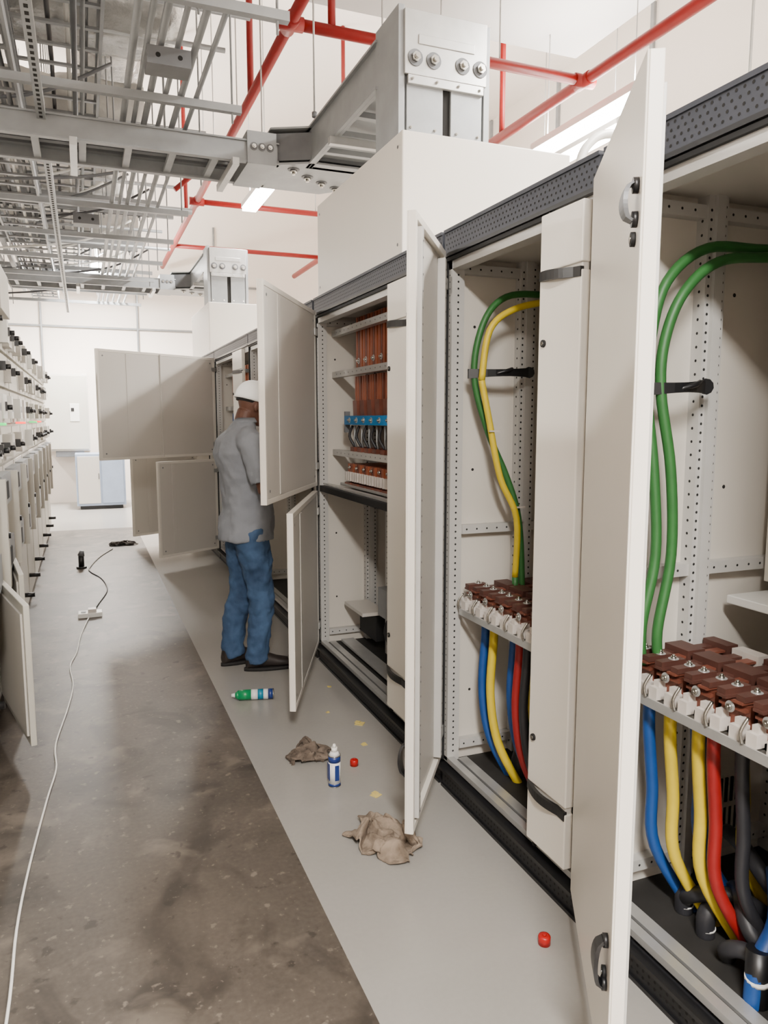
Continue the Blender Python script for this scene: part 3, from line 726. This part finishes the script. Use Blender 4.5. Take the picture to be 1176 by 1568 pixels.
sh.tube([(-.02,.13,1.385),(-.01,.205,1.36),(.05,.24,1.28),(.10,.26,1.20)],[.065,.073,.068,.074],SH,n=20,sub=4)
so=sh.done(); remesh(so,.009,2,.026,.08)
co=B('collar',man); co.M=MM
co.rings([ering((.008,0,1.475),.066,.073,pw=2),ering((.012,0,1.505),.060,.066,pw=2),ering((.008,0,1.478),.072,.079,pw=2)],SH,cap=False)
co.done()
jn=B('jeans',man); jn.M=MM
jn.rings([ering((0,0,.96),.118,.150),ering((0,0,.88),.134,.158),ering((-.005,0,.82),.134,.160),ering((-.005,0,.77),.10,.13)],JN)
LEGS=((-1,.045,.085),(1,-.06,.09))
for s_,fx,ly in LEGS:
    jn.tube([(0,s_*.078,.86),(.01+fx*.3,s_*.08,.70),(.03+fx*.6,s_*.08,.50),(.005+fx,s_*ly,.30),(-.015+fx,s_*ly,.12),(-.01+fx,s_*ly,.06)],[.108,.098,.080,.073,.067,.074],JN,n=22,sub=4)
jo=jn.done(); remesh(jo,.010,3,.028,.06)
for s_,fx,ly in LEGS:
    bt=B('boot',man)
    bt.M=MM@Matrix.Translation((fx,s_*ly,0))@Matrix.Rotation(math.radians(s_*9),4,'Z')
    prs=[(-.085,.028,.07),(-.075,.04,.11),(-.04,.043,.135),(.0,.043,.13),(.05,.042,.10),(.10,.048,.078),(.15,.050,.065),(.19,.043,.055),(.21,.022,.040)]
    R=[]
    for (x,hw,hh) in prs:
        R.append([(x,hw*math.copysign(abs(math.cos(a))**.7,math.cos(a)),max(.018,.018+(hh-.018)*(.5+.5*math.sin(a)))) for a in [2*math.pi*i/20 for i in range(20)]])
    bt.rings(R,BT)
    SO=[]
    for z in (0,.02):
        SO.append([(.06+.158*math.cos(a),(.046+.008*math.cos(a))*math.sin(a),z) for a in [2*math.pi*i/28 for i in range(28)]])
    bt.rings(SO,mat('sole_black',(24,21,20),.8))
    bt.tube([(-.02,0,.09),(-.02,0,.16)],.052,BT,n=18)
    bt.done()
sk=B('body_skin',man); sk.M=MM
HM=MM@Matrix.Translation((.035,0,1.50))@Matrix.Rotation(math.radians(4),4,'Z')@Matrix.Rotation(math.radians(16),4,'Y')
sk.tube([(-.01,0,1.42),(.0,0,1.48),(.02,0,1.54)],[.062,.056,.056],SK,n=20,sub=3)
sk.M=HM
HT=[(-.03,.045,.03,.028),(-.012,.042,.052,.043),(.015,.03,.078,.056),(.045,.018,.092,.064),(.08,.008,.098,.071),(.115,.002,.100,.074),(.15,-.004,.096,.073),(.175,-.008,.080,.062),(.193,-.01,.052,.042),(.202,-.01,.02,.018)]
sk.rings([ering((c_,0,z),a,l,pw=2.1) for z,c_,a,l in HT],SK)
sk.tube([(.098,0,.10),(.112,0,.075),(.116,0,.058),(.10,0,.05)],[.008,.011,.016,.012],SK,n=10,sub=3)
for s_ in (-1,1):
    sk.ell((-.002,s_*.078,.072),(.018,.010,.032),SK,14,10); sk.ell((.106,s_*.0,.022),(.012,.022,.006),SK,12,8); sk.ell((.09,s_*.03,.108),(.014,.024,.008),SK,12,8)
sk.M=MM
def hand(wr,dirv,palm_n,side):
    d_=Vector(dirv).normalized(); n_=Vector(palm_n).normalized(); n_=(n_-d_*n_.dot(d_)).normalized(); w_=d_.cross(n_)*side
    wr=Vector(wr)
    R=[]
    for (t,hw,hh) in ((-.01,.026,.02),(.02,.032,.017),(.05,.040,.015),(.08,.041,.013),(.092,.036,.011)):
        R.append([wr+d_*t+w_*hw*math.cos(a)+n_*hh*math.sin(a) for a in [2*math.pi*i/16 for i in range(16)]])
    sk.rings(R,SK)
    for k,(off,L) in enumerate(((-.030,.062),(-.010,.075),(.011,.078),(.031,.068))):
        p=wr+d_*.082+w_*off; q=[p]
        ang=.25+.08*(3-k)
        for s2 in (.45,.32,.26):
            p=p+(d_*math.cos(ang)+n_*math.sin(ang))*L*s2; q.append(p); ang+=.45
        sk.tube(q,[.0098,.0092,.0084,.0068],SK,n=10,sub=2)
    p0=wr+d_*.025+w_*.03
    sk.tube([p0,p0+w_*.02+d_*.025+n_*.01,p0+w_*.028+d_*.05+n_*.02,p0+w_*.022+d_*.07+n_*.03],[.014,.0125,.0105,.008],SK,n=10,sub=2)
sk.tube([(-.01,-.215,1.33),(.01,-.28,1.22),(.035,-.31,1.09)],[.048,.047,.044],SK,n=16,sub=3)
sk.tube([(.035,-.31,1.09),(.13,-.22,1.08),(.25,-.09,1.13)],[.045,.042,.027],SK,n=16,sub=3)
hand((.25,-.09,1.13),(.8,.55,.25),(.2,.3,-1),1)
sk.tube([(.04,.23,1.30),(.10,.26,1.20),(.14,.265,1.12)],[.048,.046,.043],SK,n=16,sub=3)
sk.tube([(.14,.265,1.12),(.22,.23,1.15),(.36,.19,1.24)],[.044,.04,.027],SK,n=16,sub=3)
hand((.36,.19,1.24),(.9,-.1,.35),(0,-.5,-1),-1)
ko=sk.done(); remesh(ko,.005,3)
hd=B('face_and_hair',man); hd.M=HM
for s_ in (-1,1):
    hd.ell((.094,s_*.030,.090),(.009,.012,.008),WHT,12,8); hd.ell((.101,s_*.030,.090),(.004,.005,.005),HOLE,10,6)
    hd.box(.096,.106,s_*.03-.017,s_*.03+.017,.112,.117,HR)
R=[]
for z,c_,a,l in ((.085,-.03,.074,.066),(.10,-.018,.088,.0745),(.125,-.012,.092,.0775),(.15,-.008,.096,.0765),(.178,-.01,.084,.066)):
    R.append(ering((c_,0,z),a,l,pw=2.1))
hd.rings(R,HR); hd.done()
cp=B('cap',man); cp.M=HM
R=[ering((-.006,0,.098),.112,.092,pw=2.1)]
for k in range(9):
    t=k/8*math.pi/2*.97
    R.append(ering((-.004,0,.115+.108*math.sin(t)),.112*math.cos(t)**.8,.092*math.cos(t)**.8,pw=2.1))
cp.rings(R,CAPM); 
cp.ell((-.004,0,.222),(.01,.01,.005),CAPM,10,6)
R=[]
for k in range(8):
    t=k/7; x=.085+.085*t; w_=.078*math.sqrt(max(0.02,1-t*t*.95)); R.append([(x,-w_,.125-.03*t-.006),(x,0,.125-.03*t+.004),(x,w_,.125-.03*t-.006),(x,0,.125-.03*t-.001)])
cp.rings(R,CAPM); cp.done()

# ---------------- camera / world ----------------
w=bpy.data.worlds.new('World'); scene.world=w; w.use_nodes=True
w.node_tree.nodes['Background'].inputs[0].default_value=(1,.98,.95,1); w.node_tree.nodes['Background'].inputs[1].default_value=.3
cd_=bpy.data.cameras.new('camera'); cam=bpy.data.objects.new('camera',cd_); scene.collection.objects.link(cam)
cd_.sensor_fit='VERTICAL'; cd_.sensor_height=36; cd_.lens=36*1150/1568; cd_.clip_start=.05
cam.location=(0,0,1.5); cam.rotation_euler=(math.radians(90-7.1),0,math.radians(-21.7))
scene.camera=cam
